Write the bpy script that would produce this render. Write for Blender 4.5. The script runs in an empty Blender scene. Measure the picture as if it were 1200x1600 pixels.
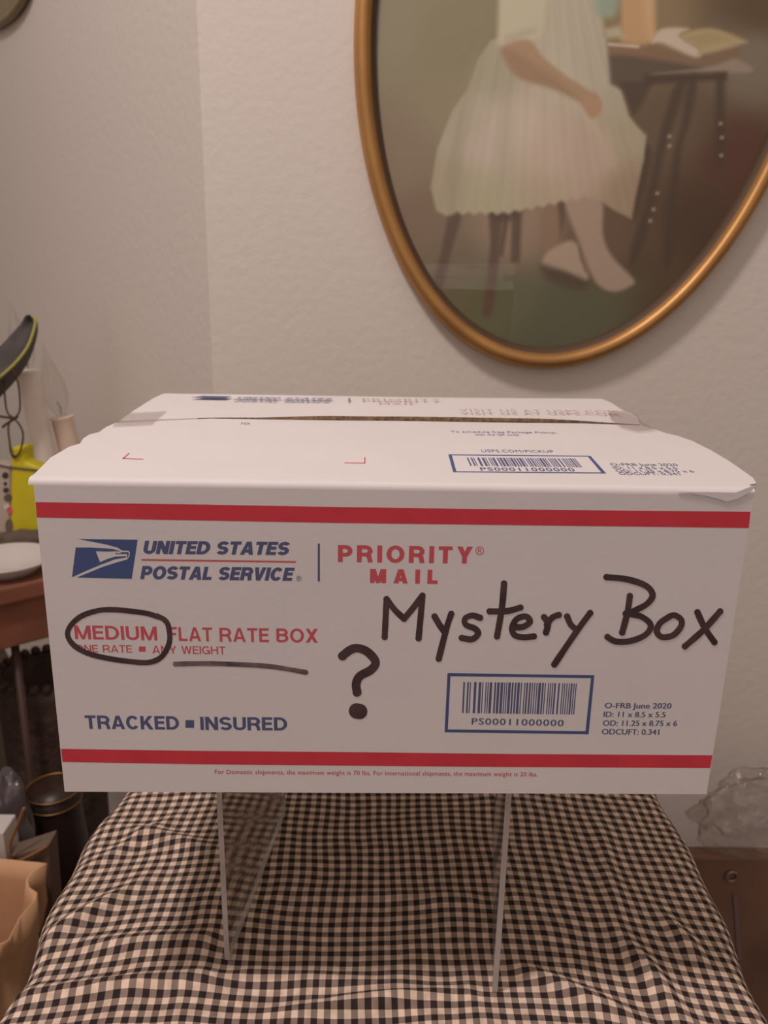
import bpy, bmesh, math, random
import numpy as np
from mathutils import Vector, Matrix, noise
random.seed(4)
S = bpy.context.scene
COL = S.collection
PI = math.pi

# ------------------------------------------------------------------ camera
FPX = 1300.0
CAM = np.array([-.0066, -.3197, .2323])
YAW, PITCH, ROLL = .0088, .2959, .0172
def _axes():
    f = np.array([math.sin(YAW)*math.cos(PITCH), math.cos(YAW)*math.cos(PITCH), -math.sin(PITCH)])
    r = np.array([math.cos(YAW), -math.sin(YAW), 0]); u = np.cross(r, f)
    return math.cos(ROLL)*r+math.sin(ROLL)*u, -math.sin(ROLL)*r+math.cos(ROLL)*u, f
RX, UX, FX = _axes()
cd = bpy.data.cameras.new('camera'); cam = bpy.data.objects.new('camera', cd); COL.objects.link(cam)
cd.sensor_fit = 'VERTICAL'; cd.sensor_height = 24; cd.sensor_width = 24; cd.lens = 24*FPX/1600
cd.clip_start = .01
M4 = Matrix.Identity(4)
for i in range(3):
    M4[i][0] = RX[i]; M4[i][1] = UX[i]; M4[i][2] = -FX[i]; M4[i][3] = CAM[i]
cam.matrix_world = M4
S.camera = cam
cd.dof.use_dof = True; cd.dof.focus_distance = .36; cd.dof.aperture_fstop = 11

# ------------------------------------------------------------------ world and lights
w = bpy.data.worlds.new('world'); S.world = w; w.use_nodes = True
w.node_tree.nodes['Background'].inputs[0].default_value = (1, .80, .72, 1)
_nt = w.node_tree; _tc = _nt.nodes.new('ShaderNodeTexCoord'); _dp = _nt.nodes.new('ShaderNodeVectorMath'); _dp.operation = 'DOT_PRODUCT'
_dp.inputs[1].default_value = Vector((-.15, -.68, .72)).normalized(); _nt.links.new(_tc.outputs['Generated'], _dp.inputs[0])
_mx = _nt.nodes.new('ShaderNodeMapRange'); _mx.inputs['From Min'].default_value = .1; _mx.inputs['From Max'].default_value = 1
_mx.inputs['To Min'].default_value = .11; _mx.inputs['To Max'].default_value = .62; _nt.links.new(_dp.outputs['Value'], _mx.inputs['Value'])
_nt.links.new(_mx.outputs[0], _nt.nodes['Background'].inputs[1])
def lamp(name, loc, power, color, radius):
    l = bpy.data.lights.new(name, 'POINT'); l.energy = power; l.color = color; l.shadow_soft_size = radius
    o = bpy.data.objects.new(name, l); o.location = loc; COL.objects.link(o); return o
lamp('ceiling_light', (-.46, -.22, 1.33), 36.5, (1, .865, .85), .09)
S.view_settings.view_transform = 'Standard'; S.view_settings.look = 'None'
S.view_settings.gamma = 1; S.view_settings.use_curve_mapping = False
S.view_settings.exposure = 0

# ------------------------------------------------------------------ measuring helpers: sight ray met with a real plane of the place
def ray(x, y): return FX+RX*(x-600)/FPX-UX*(y-800)/FPX
def onz(x, y, z): d = ray(x, y); return Vector(CAM+d*(z-CAM[2])/d[2])
def ony(x, y, Y): d = ray(x, y); return Vector(CAM+d*(Y-CAM[1])/d[1])

# ------------------------------------------------------------------ materials
def s2l(c): return tuple(((v/255)/12.92 if v/255 <= .04045 else ((v/255+.055)/1.055)**2.4) for v in c)
def mat(name, col, rough=.6, metal=0, bump=0, bscale=200, var=0, vscale=30, spec=.5, trans=0, coat=0, bdist=.001):
    m = bpy.data.materials.new(name); m.use_nodes = True
    nt = m.node_tree; b = nt.nodes['Principled BSDF']
    b.inputs['Base Color'].default_value = (*col, 1); b.inputs['Roughness'].default_value = rough
    b.inputs['Metallic'].default_value = metal; b.inputs['Specular IOR Level'].default_value = spec
    b.inputs['Transmission Weight'].default_value = trans; b.inputs['Coat Weight'].default_value = coat
    tc = nt.nodes.new('ShaderNodeTexCoord')
    if bump:
        n = nt.nodes.new('ShaderNodeTexNoise'); n.inputs['Scale'].default_value = bscale; n.inputs['Detail'].default_value = 3
        nt.links.new(tc.outputs['Object'], n.inputs['Vector'])
        bp = nt.nodes.new('ShaderNodeBump'); bp.inputs['Strength'].default_value = bump; bp.inputs['Distance'].default_value = bdist
        nt.links.new(n.outputs['Fac'], bp.inputs['Height']); nt.links.new(bp.outputs[0], b.inputs['Normal'])
    if var:
        n = nt.nodes.new('ShaderNodeTexNoise'); n.inputs['Scale'].default_value = vscale; n.inputs['Detail'].default_value = 4
        nt.links.new(tc.outputs['Object'], n.inputs['Vector'])
        r = nt.nodes.new('ShaderNodeMapRange'); r.inputs['From Min'].default_value = .3; r.inputs['From Max'].default_value = .7
        r.inputs['To Min'].default_value = 1-var; r.inputs['To Max'].default_value = 1+var
        nt.links.new(n.outputs['Fac'], r.inputs['Value'])
        mx = nt.nodes.new('ShaderNodeMix'); mx.data_type = 'RGBA'; mx.blend_type = 'MULTIPLY'; mx.inputs[0].default_value = 1
        mx.inputs[6].default_value = (*col, 1); nt.links.new(r.outputs[0], mx.inputs[7]); nt.links.new(mx.outputs[2], b.inputs['Base Color'])
    return m
def thin(name, tint=(1, 1, 1), ior=1.45, rough=.02, graze=.8, haze=0, hazecol=(.7, .7, .7), bump=0, bscale=40):
    """thin clear sheet: light passes straight through, the surface mirrors by Fresnel"""
    m = bpy.data.materials.new(name); m.use_nodes = True; nt = m.node_tree
    for n in list(nt.nodes):
        if n.type == 'BSDF_PRINCIPLED': nt.nodes.remove(n)
    out = [n for n in nt.nodes if n.type == 'OUTPUT_MATERIAL'][0]
    t = nt.nodes.new('ShaderNodeBsdfTransparent'); t.inputs[0].default_value = (*tint, 1)
    g = nt.nodes.new('ShaderNodeBsdfGlossy'); g.inputs['Roughness'].default_value = rough
    fr = nt.nodes.new('ShaderNodeFresnel'); fr.inputs['IOR'].default_value = ior
    # back faces of the same sheet mirror like front faces
    geo = nt.nodes.new('ShaderNodeNewGeometry')
    mx = nt.nodes.new('ShaderNodeMixShader')
    a = nt.nodes.new('ShaderNodeMath'); a.operation = 'MULTIPLY_ADD'; a.inputs[1].default_value = 1/ior-ior; a.inputs[2].default_value = ior
    nt.links.new(geo.outputs['Backfacing'], a.inputs[0])
    fr2 = nt.nodes.new('ShaderNodeLayerWeight')
    lw = nt.nodes.new('ShaderNodeMath'); lw.operation = 'POWER'; lw.inputs[1].default_value = 4
    nt.links.new(fr2.outputs['Facing'], lw.inputs[0])
    k = nt.nodes.new('ShaderNodeMath'); k.operation = 'MULTIPLY_ADD'; k.inputs[1].default_value = graze; k.inputs[2].default_value = 2*((ior-1)/(ior+1))**2
    nt.links.new(lw.outputs[0], k.inputs[0])
    nt.links.new(k.outputs[0], mx.inputs[0]); nt.links.new(t.outputs[0], mx.inputs[1]); nt.links.new(g.outputs[0], mx.inputs[2])
    nt.nodes.remove(fr); nt.nodes.remove(a); nt.nodes.remove(geo)
    last = mx
    if haze:
        d = nt.nodes.new('ShaderNodeBsdfDiffuse'); d.inputs[0].default_value = (*hazecol, 1)
        m2 = nt.nodes.new('ShaderNodeMixShader'); m2.inputs[0].default_value = haze
        nt.links.new(mx.outputs[0], m2.inputs[1]); nt.links.new(d.outputs[0], m2.inputs[2]); last = m2
    if bump:
        tc = nt.nodes.new('ShaderNodeTexCoord'); n = nt.nodes.new('ShaderNodeTexNoise'); n.inputs['Scale'].default_value = bscale
        n.inputs['Detail'].default_value = 4
        nt.links.new(tc.outputs['Object'], n.inputs['Vector'])
        bp = nt.nodes.new('ShaderNodeBump'); bp.inputs['Strength'].default_value = bump; bp.inputs['Distance'].default_value = .01
        nt.links.new(n.outputs['Fac'], bp.inputs['Height']); nt.links.new(bp.outputs[0], g.inputs['Normal']); nt.links.new(bp.outputs[0], fr2.inputs['Normal'])
    nt.links.new(last.outputs[0], out.inputs[0])
    return m

M = {}
M['wall'] = mat('wall_paint', (.74, .69, .615), .85, bump=.30, bscale=110, bdist=.002, spec=.3)
M['floor'] = mat('floor_wood', (.06, .032, .02), .5, var=.3, vscale=8)
M['card'] = mat('white_card', (.80, .765, .75), .55, bump=.06, bscale=400, var=.015, vscale=25, spec=.3)
M['kraft_edge'] = mat('corrugated_edge', (.24, .155, .085), .8, var=.5, vscale=400)
M['red'] = mat('red_ink', (.69, .055, .078), .55, spec=.3, var=.06, vscale=60)
M['redtext'] = mat('red_lettering_ink', (.66, .115, .14), .55, spec=.3)
M['blue'] = mat('blue_ink', (.075, .118, .27), .55, spec=.3)
M['blue2'] = mat('blue_lettering_ink', (.108, .125, .255), .55, spec=.3)
M['palebrown'] = mat('pale_brown_ink', s2l((190, 158, 150)), .6, spec=.3)
M['marker'] = mat('black_marker_ink', (.075, .045, .047), .5, spec=.4, var=.35, vscale=90)
M['markerfaint'] = mat('dry_marker_ink', (.17, .125, .13), .5, spec=.4, var=.75, vscale=110)
M['tape'] = thin('clear_tape', (.97, .95, .945), 1.45, .25, .16, haze=.06, hazecol=(.6, .58, .57))
M['acrylic'] = thin('clear_acrylic', (.93, .91, .89), 1.49, .03, haze=.05, hazecol=(.55, .48, .45))
M['acrylic_edge'] = mat('acrylic_edge', (.62, .57, .54), .35, var=.15, vscale=40, trans=.35)
M['gold'] = mat('gilt', (.50, .265, .085), .42, metal=.5, var=.12, vscale=22, bump=.05, bscale=70)
M['gilt_dark'] = mat('gilt_rabbet', (.10, .055, .025), .6)
M['glass'] = thin('picture_glass', (.97, .97, .96), 1.52, .015)
M['bulb'] = thin('bulb_glass', (.97, .97, .96), 1.5, .02)
M['sleeve'] = mat('cream_sleeve', (.92, .86, .79), .5, var=.05, vscale=40)
M['sleevepink'] = mat('peach_sleeve', (.92, .74, .62), .5, var=.05, vscale=40)
M['brass'] = mat('aged_brass', (.28, .16, .06), .4, metal=.9, var=.2)
M['darkwire'] = mat('rusty_wire', (.075, .04, .022), .6, metal=.4)
M['lime'] = mat('lime_plastic', (.58, .50, .009), .5, var=.12, vscale=20)
M['olive_edge'] = mat('olive_edging', (.36, .35, .075), .6)
M['darkgrey'] = mat('dark_grey_cloth', (.085, .074, .068), .8, var=.25, vscale=40)
M['wood'] = mat('red_brown_wood', (.245, .095, .056), .42, var=.22, vscale=14)
M['darkwood'] = mat('dark_wood', (.060, .026, .019), .5, var=.3, vscale=12)
M['plate'] = mat('milky_glass', (.74, .70, .66), .25, trans=.15)
M['brownfab'] = mat('brown_fabric', (.10, .075, .055), .9, var=.3)
M['wicker'] = mat('dark_wicker', (.065, .035, .024), .7, bump=.8, bscale=90, var=.4, vscale=60, bdist=.004)
M['blackbag'] = mat('black_plastic', (.10, .082, .082), .18, spec=.8)
M['pot'] = mat('dark_glaze', (.035, .017, .012), .4)
M['whitebox'] = mat('white_paper', (.6, .57, .53), .7)
M['taupe'] = mat('taupe_card', (.16, .11, .08), .8, var=.1)
M['cordm'] = mat('tan_cord', (.26, .12, .05), .6)
M['kraft'] = mat('kraft_paper', (.66, .40, .22), .75, var=.18, vscale=9, bump=.25, bscale=25, bdist=.004)
M['carton'] = mat('brown_carton', (.21, .11, .072), .75, var=.3, vscale=9)
M['clearbag'] = thin('clear_plastic', (.94, .92, .90), 1.5, .10, haze=.02, hazecol=(.4, .33, .28), bump=.9, bscale=45)
M['ring'] = mat('grey_metal', (.35, .26, .22), .4, metal=.6)
M['plaque'] = mat('olive_wood', (.26, .20, .11), .5, var=.15)
M['printwhite'] = mat('print_white', (.46, .39, .32), .6)
M['black'] = mat('dark_print', (.04, .03, .03), .6)

# ------------------------------------------------------------------ object helpers
def link(name, me, m=None, parent=None, smooth=False):
    o = bpy.data.objects.new(name, me); COL.objects.link(o)
    if m is not None:
        for k in (m if isinstance(m, (list, tuple)) else [m]): me.materials.append(k)
    if parent: o.parent = parent; o.matrix_parent_inverse = Matrix.Translation(parent.location).inverted() if parent.type == 'EMPTY' and parent.parent is None else Matrix.Identity(4)
    if smooth:
        for p in me.polygons: p.use_smooth = True
    return o
def pyd(name, v, f, m, parent=None, smooth=False, flip=True):
    me = bpy.data.meshes.new(name); me.from_pydata([tuple(p) for p in v], [], f); me.update()
    if flip:
        bm = bmesh.new(); bm.from_mesh(me); bmesh.ops.recalc_face_normals(bm, faces=bm.faces); bm.to_mesh(me); bm.free()
    return link(name, me, m, parent, smooth)
def tag(o, label, cat, group=None):
    o['label'] = label; o['category'] = cat
    if group: o['group'] = group
    return o
def thing(name, label, cat, loc, group=None):
    o = bpy.data.objects.new(name, None); o.empty_display_size = .05; o.location = loc; COL.objects.link(o)
    return tag(o, label, cat, group)
def struct(o): o['kind'] = 'structure'; return o
def bevel(o, wdt, seg=3, ang=30):
    b = o.modifiers.new('bevel', 'BEVEL'); b.width = wdt; b.segments = seg; b.limit_method = 'ANGLE'; b.angle_limit = math.radians(ang); return o
def box(name, lo, hi, m, parent=None, bev=0, rot=None, piv=None):
    (a, b, c), (d, e, f) = lo, hi
    v = [Vector(p) for p in ((a,b,c),(d,b,c),(d,e,c),(a,e,c),(a,b,f),(d,b,f),(d,e,f),(a,e,f))]
    if rot is not None:
        R = Matrix.Rotation(rot, 3, 'Z'); P = Vector(piv); v = [R@(p-P)+P for p in v]
    o = pyd(name, v, [(0,3,2,1),(4,5,6,7),(0,1,5,4),(1,2,6,5),(2,3,7,6),(3,0,4,7)], m, parent)
    if bev: bevel(o, bev)
    return o
def prism(name, poly, off, m, parent=None, bev=0, smooth=False):
    """extrude a planar polygon (list of Vectors) by the vector off"""
    n = len(poly); v = list(poly)+[p+off for p in poly]
    f = [tuple(range(n)), tuple(range(2*n-1, n-1, -1))]+[(i, (i+1) % n, n+(i+1) % n, n+i) for i in range(n)]
    o = pyd(name, v, f, m, parent, smooth)
    if bev: bevel(o, bev)
    return o
def sm(pts, n=8, closed=False):
    P = [Vector(p) for p in pts]; out = []
    L = len(P)
    for i in range(L if closed else L-1):
        if closed: a, b, c, d = P[i-1], P[i], P[(i+1) % L], P[(i+2) % L]
        else: a, b, c, d = P[max(i-1, 0)], P[i], P[i+1], P[min(i+2, L-1)]
        for k in range(n):
            t = k/n
            out.append(.5*((2*b)+(c-a)*t+(2*a-5*b+4*c-d)*t*t+(3*b-a-3*c+d)*t**3))
    if not closed: out.append(P[-1])
    return out
def tube_vf(path, rad, seg=10, closed=False):
    n = len(path); v = []; f = []
    up = Vector((.13, .31, .94)).normalized()
    for i, p in enumerate(path):
        a = path[i-1] if (i or closed) else p; b = path[(i+1) % n] if (i < n-1 or closed) else p
        t = (b-a).normalized(); s = t.cross(up)
        if s.length < 1e-4: s = t.cross(Vector((1, 0, 0)))
        s.normalize(); q = s.cross(t)
        r = rad[i] if isinstance(rad, (list, tuple)) else rad
        for k in range(seg):
            an = 2*PI*k/seg; v.append(p+s*(r*math.cos(an))+q*(r*math.sin(an)))
    for i in range(n if closed else n-1):
        for k in range(seg):
            j = (i+1) % n
            f.append((i*seg+k, i*seg+(k+1) % seg, j*seg+(k+1) % seg, j*seg+k))
    if not closed: f += [tuple(range(seg-1, -1, -1)), tuple(range((n-1)*seg, n*seg))]
    return v, f
def tube(name, path, rad, m, parent=None, seg=10, closed=False):
    v, f = tube_vf(path, rad, seg, closed); return pyd(name, v, f, m, parent, True)
def lathe(name, prof, base, m, parent=None, seg=32, axis=None, smooth=True):
    """prof: (radius, height) up an axis from base"""
    ax = (axis or Vector((0, 0, 1))).normalized(); s = ax.orthogonal().normalized(); q = ax.cross(s)
    v = []; f = []
    for r, h in prof:
        for k in range(seg):
            an = 2*PI*k/seg; v.append(base+ax*h+s*(r*math.cos(an))+q*(r*math.sin(an)))
    for i in range(len(prof)-1):
        for k in range(seg): f.append((i*seg+k, i*seg+(k+1) % seg, (i+1)*seg+(k+1) % seg, (i+1)*seg+k))
    if prof[0][0] > 1e-5: f.append(tuple(range(seg-1, -1, -1)))
    if prof[-1][0] > 1e-5: f.append(tuple(range((len(prof)-1)*seg, len(prof)*seg)))
    return pyd(name, v, f, m, parent, smooth)

# ================================================================== THE SETTING
FLOOR = -.82; TABLE = -.12; WY = .50
cx = ony(320, 305, WY).x
CEIL = 1.75
LWA = math.radians(56); lw = Vector((-math.cos(LWA), math.sin(LWA), 0)); lwn = Vector((-math.sin(LWA), -math.cos(LWA), 0))   # run and outward normal of the left wall
LC = Vector((cx, WY, FLOOR)); LI = Vector((cx+.30, WY+.5, FLOOR))
struct(prism('wall_back', [LC, Vector((1.9, WY, FLOOR)), Vector((1.9, WY+.5, FLOOR)), LI], Vector((0, 0, CEIL-FLOOR)), M['wall']))
struct(prism('wall_left', [LC, LI, LI+lw*2.2, LC+lw*2.2], Vector((0, 0, CEIL-FLOOR)), M['wall']))
E_ = LC+lw*2.2
struct(box('wall_far', (-3.8, E_.y, FLOOR), (E_.x+.02, E_.y+.1, CEIL), M['wall']))
struct(box('floor', (-3.8, -1.6, FLOOR-.05), (1.9, 2.6, FLOOR), M['floor']))

# ================================================================== TABLE AND CLOTH
XL, XR, YF, YB = -.176, .190, -.075, .36
tb = thing('side_table', 'small table under the checked cloth', 'table', (0, .14, FLOOR))
box('tabletop', (XL+.006, YF+.006, TABLE-.025), (XR-.006, YB-.006, TABLE-.0035), M['darkwood'], tb)
for sx in (XL+.03, XR-.06):
    for sy in (YF+.03, YB-.06):
        box('leg', (sx, sy, FLOOR), (sx+.03, sy+.03, TABLE-.025), M['darkwood'], tb)

PER = .00686
def gingham():
    m = bpy.data.materials.new('gingham_cloth'); m.use_nodes = True; nt = m.node_tree; b = nt.nodes['Principled BSDF']
    b.inputs['Roughness'].default_value = .9; b.inputs['Specular IOR Level'].default_value = .15
    L = nt.links.new
    uv = nt.nodes.new('ShaderNodeUVMap'); sp = nt.nodes.new('ShaderNodeSeparateXYZ'); L(uv.outputs[0], sp.inputs[0])
    def mth(op, a, bb=None, c=None):
        n = nt.nodes.new('ShaderNodeMath'); n.operation = op
        for i, q in enumerate((a, bb, c)):
            if q is None: continue
            if isinstance(q, (int, float)): n.inputs[i].default_value = q
            else: L(q, n.inputs[i])
        return n.outputs[0]
    def stripe(s): return mth('GREATER_THAN', mth('FRACT', mth('MULTIPLY', s, 1/PER)), .5)
    a, c = stripe(sp.outputs[0]), stripe(sp.outputs[1])
    # twill: where only one set of threads is dark, fine diagonal threads of both colours show
    tw = mth('GREATER_THAN', mth('FRACT', mth('MULTIPLY', mth('ADD', sp.outputs[0], sp.outputs[1]), 1/.00068)), .5)
    both = mth('MULTIPLY', a, c); one = mth('SUBTRACT', mth('ADD', a, c), mth('MULTIPLY', both, 2))
    dk = mth('ADD', both, mth('MULTIPLY', one, mth('MULTIPLY_ADD', tw, .14, .62)))
    n = nt.nodes.new('ShaderNodeTexNoise'); n.inputs['Scale'].default_value = 130; L(uv.outputs[0], n.inputs['Vector'])
    tone = nt.nodes.new('ShaderNodeMapRange'); tone.inputs['From Min'].default_value = .35; tone.inputs['From Max'].default_value = .65
    tone.inputs['To Min'].default_value = .8; tone.inputs['To Max'].default_value = 1.1; L(n.outputs['Fac'], tone.inputs['Value'])
    mx = nt.nodes.new('ShaderNodeMix'); mx.data_type = 'RGBA'; L(dk, mx.inputs[0])
    mx.inputs[6].default_value = (.86, .67, .52, 1); mx.inputs[7].default_value = (.040, .027, .026, 1)
    m2 = nt.nodes.new('ShaderNodeMix'); m2.data_type = 'RGBA'; m2.blend_type = 'MULTIPLY'; m2.inputs[0].default_value = 1
    L(mx.outputs[2], m2.inputs[6]); L(tone.outputs[0], m2.inputs[7]); L(m2.outputs[2], b.inputs['Base Color'])
    return m
M['gingham'] = gingham()

# acrylic riser footprint (needed by the cloth so it lies flat under it)
SL = onz(355, 1503, TABLE); SR = onz(773, 1553, TABLE); SBk = onz(445, 1272, TABLE)
SA = (SR-SL); SW = SA.length; SA.normalize(); SB = Vector((-SA.y, SA.x, 0)); SD = (SBk-SL).dot(SB)
def fold(x, y):
    z = 0
    g = lambda t, s: math.exp(-(t/s)**2)
    def ridge(x0, y0, x1, y1, hgt, s, p=1.2):
        d = Vector((x1-x0, y1-y0)); l = d.length; d /= l
        a = (x-x0)*d.x+(y-y0)*d.y; b_ = -(x-x0)*d.y+(y-y0)*d.x
        e = g((a-l/2)/(l/2), p)
        return 1.35*hgt*e*g(b_, s)
    for r in RIDGES: z += ridge(*r)
    z += .0022*max(0, noise.noise(Vector((x*22, y*22, 1.3))))+.0008*noise.noise(Vector((x*60, y*60, 4.3)))
    return z
def zz(px, py): p = onz(px, py, TABLE); return (p.x, p.y)
RIDGES = []
def rdg(a, b, h, s): RIDGES.append((*zz(*a), *zz(*b), h, s))
rdg((60, 1480), (190, 1400), .006, .006); rdg((10, 1560), (330, 1530), .005, .005); rdg((120, 1480), (330, 1470), .004, .006)
rdg((480, 1580), (680, 1560), .006, .004); rdg((380, 1530), (640, 1545), .003, .005); rdg((820, 1520), (980, 1590), .005, .005)
rdg((1040, 1440), (1090, 1500), .005, .005); rdg((980, 1480), (1060, 1590), .006, .006); rdg((200, 1300), (330, 1330), .004, .006)
rdg((940, 1300), (960, 1420), .0025, .006); rdg((150, 1350), (260, 1290), .003, .005); rdg((520, 1400), (760, 1405), .002, .004)
def footmask(x, y):
    p = Vector((x, y, 0))-Vector((SL.x, SL.y, 0)); a, b = p.dot(SA), p.dot(SB)
    d = 1
    for e in (0, SW):
        dy = max(-b, 0, b-SD); d = min(d, math.hypot(a-e, dy)/.014)
    t = max(0, min(1, d-.25)); return t*t*(3-2*t)
def cloth():
    st = .0036; us = np.arange(-.40, .42, st); vs = np.arange(-.24, .66, st)
    R = .014; DROP = .36
    def edge(d):                                  # arc length d past the edge -> (outwards, drop)
        if d <= 0: return 0, 0
        if d < R*PI/2: a = d/R; return R*math.sin(a), R*(1-math.cos(a))
        return R, R+(d-R*PI/2)
    V = []; UV = []
    for v_ in vs:
        for u_ in us:
            wob = .0035*math.sin(v_*38+1.0)+.002*math.sin(v_*83)
            xl = XL+wob+R*.2+(v_-.1)*.03; xr = XR-.6*wob-R*.6+(v_-.1)*.02
            x = u_; dx = 0; side = 0
            if u_ < xl: o, dx = edge(xl-u_); x = xl-o; side = -1
            elif u_ > xr: o, dx = edge(u_-xr); x = xr+o; side = 1
            y = v_; dy = 0; ys = 0
            if v_ < YF: o, dy = edge(YF-v_); y = YF-o; ys = -1
            elif v_ > YB-.01: o, dy = edge(v_-YB+.01); y = YB-.01+o; ys = 1
            drop = dx+dy if min(dx, dy) == 0 else max(dx, dy)+.25*min(dx, dy)
            fl = max(0, drop-.03)
            if side: x += side*fl*(.10+.12*(.5+.5*math.sin(v_*46+side)))
            if ys: y += ys*fl*(.08+.12*(.5+.5*math.sin(u_*50)))*(.5 if ys > 0 else 1)
            h = fold(u_, v_)*footmask(u_, v_)*(1 if drop < .004 else max(0, 1-drop/.02))
            V.append((x, y, TABLE-drop+h+.0008))
            # shear of the weave where the cloth was tugged
            wu = .004*noise.noise(Vector((u_*9, v_*9, 0)))+.0016*noise.noise(Vector((u_*28, v_*28, 5)))
            wv = .006*noise.noise(Vector((u_*8, v_*8, 9)))+.0018*noise.noise(Vector((u_*26, v_*26, 2)))
            wv += .16*max(0, -.10-u_)+.10*max(0, u_-.10)
            UV.append((u_+wu+.5, v_+wv+.02*u_+.5))
    nu = len(us); F = [(j*nu+i, j*nu+i+1, (j+1)*nu+i+1, (j+1)*nu+i) for j in range(len(vs)-1) for i in range(nu-1)]
    o = pyd('tablecloth', V, F, M['gingham'], None, True, False)
    uvl = o.data.uv_layers.new(name='UVMap')
    for l in o.data.loops: uvl.data[l.index].uv = UV[l.vertex_index]
    s = o.modifiers.new('thick', 'SOLIDIFY'); s.thickness = .0008; s.offset = -1
    return tag(o, 'black and cream checked gingham tablecloth draped over the small table', 'tablecloth')
cloth()

# ================================================================== CLEAR RISER
BOT = .0012
ST = thing('display_riser', 'clear acrylic riser standing on the gingham cloth under the box', 'display stand', (SL+SA*SW/2+SB*SD/2))
T_ = .0027
def slab(name, a0, a1, b0, b1, z0, z1, edges):
    P = [SL+SA*a+SB*b for a, b in ((a0, b0), (a1, b0), (a1, b1), (a0, b1))]
    v = [Vector((p.x, p.y, z0)) for p in P]+[Vector((p.x, p.y, z1)) for p in P]
    o = pyd(name, v, [(0,3,2,1),(4,5,6,7),(0,1,5,4),(1,2,6,5),(2,3,7,6),(3,0,4,7)], [M['acrylic'], M['acrylic_edge']], ST)
    for p in o.data.polygons:
        n = p.normal
        if (edges == 'side' and abs(n.dot(SA)) < .5) or (edges == 'top' and abs(n.z) < .5): p.material_index = 1
    return o
slab('side_panel', -T_/2, T_/2, 0, SD, TABLE+.0012, BOT-T_, 'side')
slab('side_panel', SW-T_/2, SW+T_/2, 0, SD, TABLE+.0012, BOT-T_, 'side')
slab('top_panel', -T_/2, SW+T_/2, 0, SD, BOT-T_, BOT, 'top')

# ================================================================== THE BOX
H = .1467
BX = thing('shipping_box', 'white cardboard shipping box with red stripes and black marker handwriting on the clear riser', 'box', (0, .107, BOT))
f = lambda x, y: ony(x, y, 0)
bl, br = f(101, 1237), f(1104, 1241)
DB = .212
zt = H-.0028
v = [bl, br, Vector((br.x, DB, BOT)), Vector((bl.x, DB, BOT)), Vector((-.1432, 0, zt)), Vector((.1440, 0, zt)), Vector((.143, DB, zt)), Vector((-.143, DB, zt))]
o = pyd('body', v, [(0,3,2,1),(4,5,6,7),(0,1,5,4),(1,2,6,5),(2,3,7,6),(3,0,4,7)], M['card'], BX)
g = lambda x, y: onz(x, y, H)
# front flap: its own outline on the top of the box
fo = [(48,744),(200,747),(420,751),(660,755.5),(900,761),(1100,765),(1165,765.5),(1178,762),(1182,755),(1176,746),(1159,734),(1138,719.5),(1110,703),(1082,689),(1059,681),(1040,676.5),(1021,670),(1000,664.5),
      (910,661.6),(820,660.8),(640,658),(533,657),(416,655.4),(330,654),(180,661),(166,667),(155,675),(139.5,679),(130,685),(125,693),(108,698),(79,715)]
poly = [g(*q) for q in fo]
FR = .0028; NFR = 8
for p in poly[:NFR]: p.y = FR+.004
def flap_from(name, poly, lift, edge_rule):
    n = len(poly); t = .0032
    v = [p+Vector((0, 0, lift(p)-t)) for p in poly]+[p+Vector((0, 0, lift(p))) for p in poly]
    fs = [tuple(range(n-1, -1, -1)), tuple(range(n, 2*n))]+[(i, (i+1) % n, n+(i+1) % n, n+i) for i in range(n)]
    o = pyd(name, v, fs, [M['card'], M['kraft_edge']], BX)
    for p in o.data.polygons:
        if abs(p.normal.z) < .6 and edge_rule(p): p.material_index = 1
    return o
n_ = len(poly); v = [p-Vector((0, 0, .0032)) for p in poly]+[p.copy() for p in poly]
fs = [tuple(range(n_-1, -1, -1)), tuple(range(n_, 2*n_))]+[(i, (i+1) % n_, n_+(i+1) % n_, n_+i) for i in range(NFR-1, n_)]
last = [n_+i for i in range(NFR)]; cur = []
for i in range(NFR): cur.append(len(v)); v.append(Vector((poly[i].x, FR, H)))
fs += [(cur[i], cur[i+1], last[i+1], last[i]) for i in range(NFR-1)]; last = cur
for k in range(1, 9):                                    # the rounded fold down to the front panel
    a = PI/2*k/8; cur = []
    for i in range(NFR): cur.append(len(v)); v.append(Vector((poly[i].x, FR-FR*math.sin(a), H-FR*(1-math.cos(a)))))
    fs += [(cur[i], cur[i+1], last[i+1], last[i]) for i in range(NFR-1)]; last = cur
me = bpy.data.meshes.new('front_flap'); me.from_pydata([tuple(p) for p in v], [], fs); me.update()
o = link('front_flap', me, [M['card'], M['kraft_edge']], BX)
for p in me.polygons:
    if len(p.vertices) == 4 and abs(p.normal.z) < .6 and p.center.y > .12 and abs(p.center.x) < .1: p.material_index = 1
    if p.index > n_+2-NFR: p.use_smooth = True
# down-turned torn corner at the right end of the front fold
lp = [(1060,765),(1110,765.5),(1150,765),(1174,760),(1181,760),(1173,768.5),(1154,779),(1136,784),(1120,779),(1100,774)]
lv = [ony(x, y, -.0006) for x, y in lp]
for i in (0, 1, 2): lv[i].z = H-.0014
LIP = prism('fold_lip', lv, Vector((0, .0005, 0)), M['card'], BX)
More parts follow.
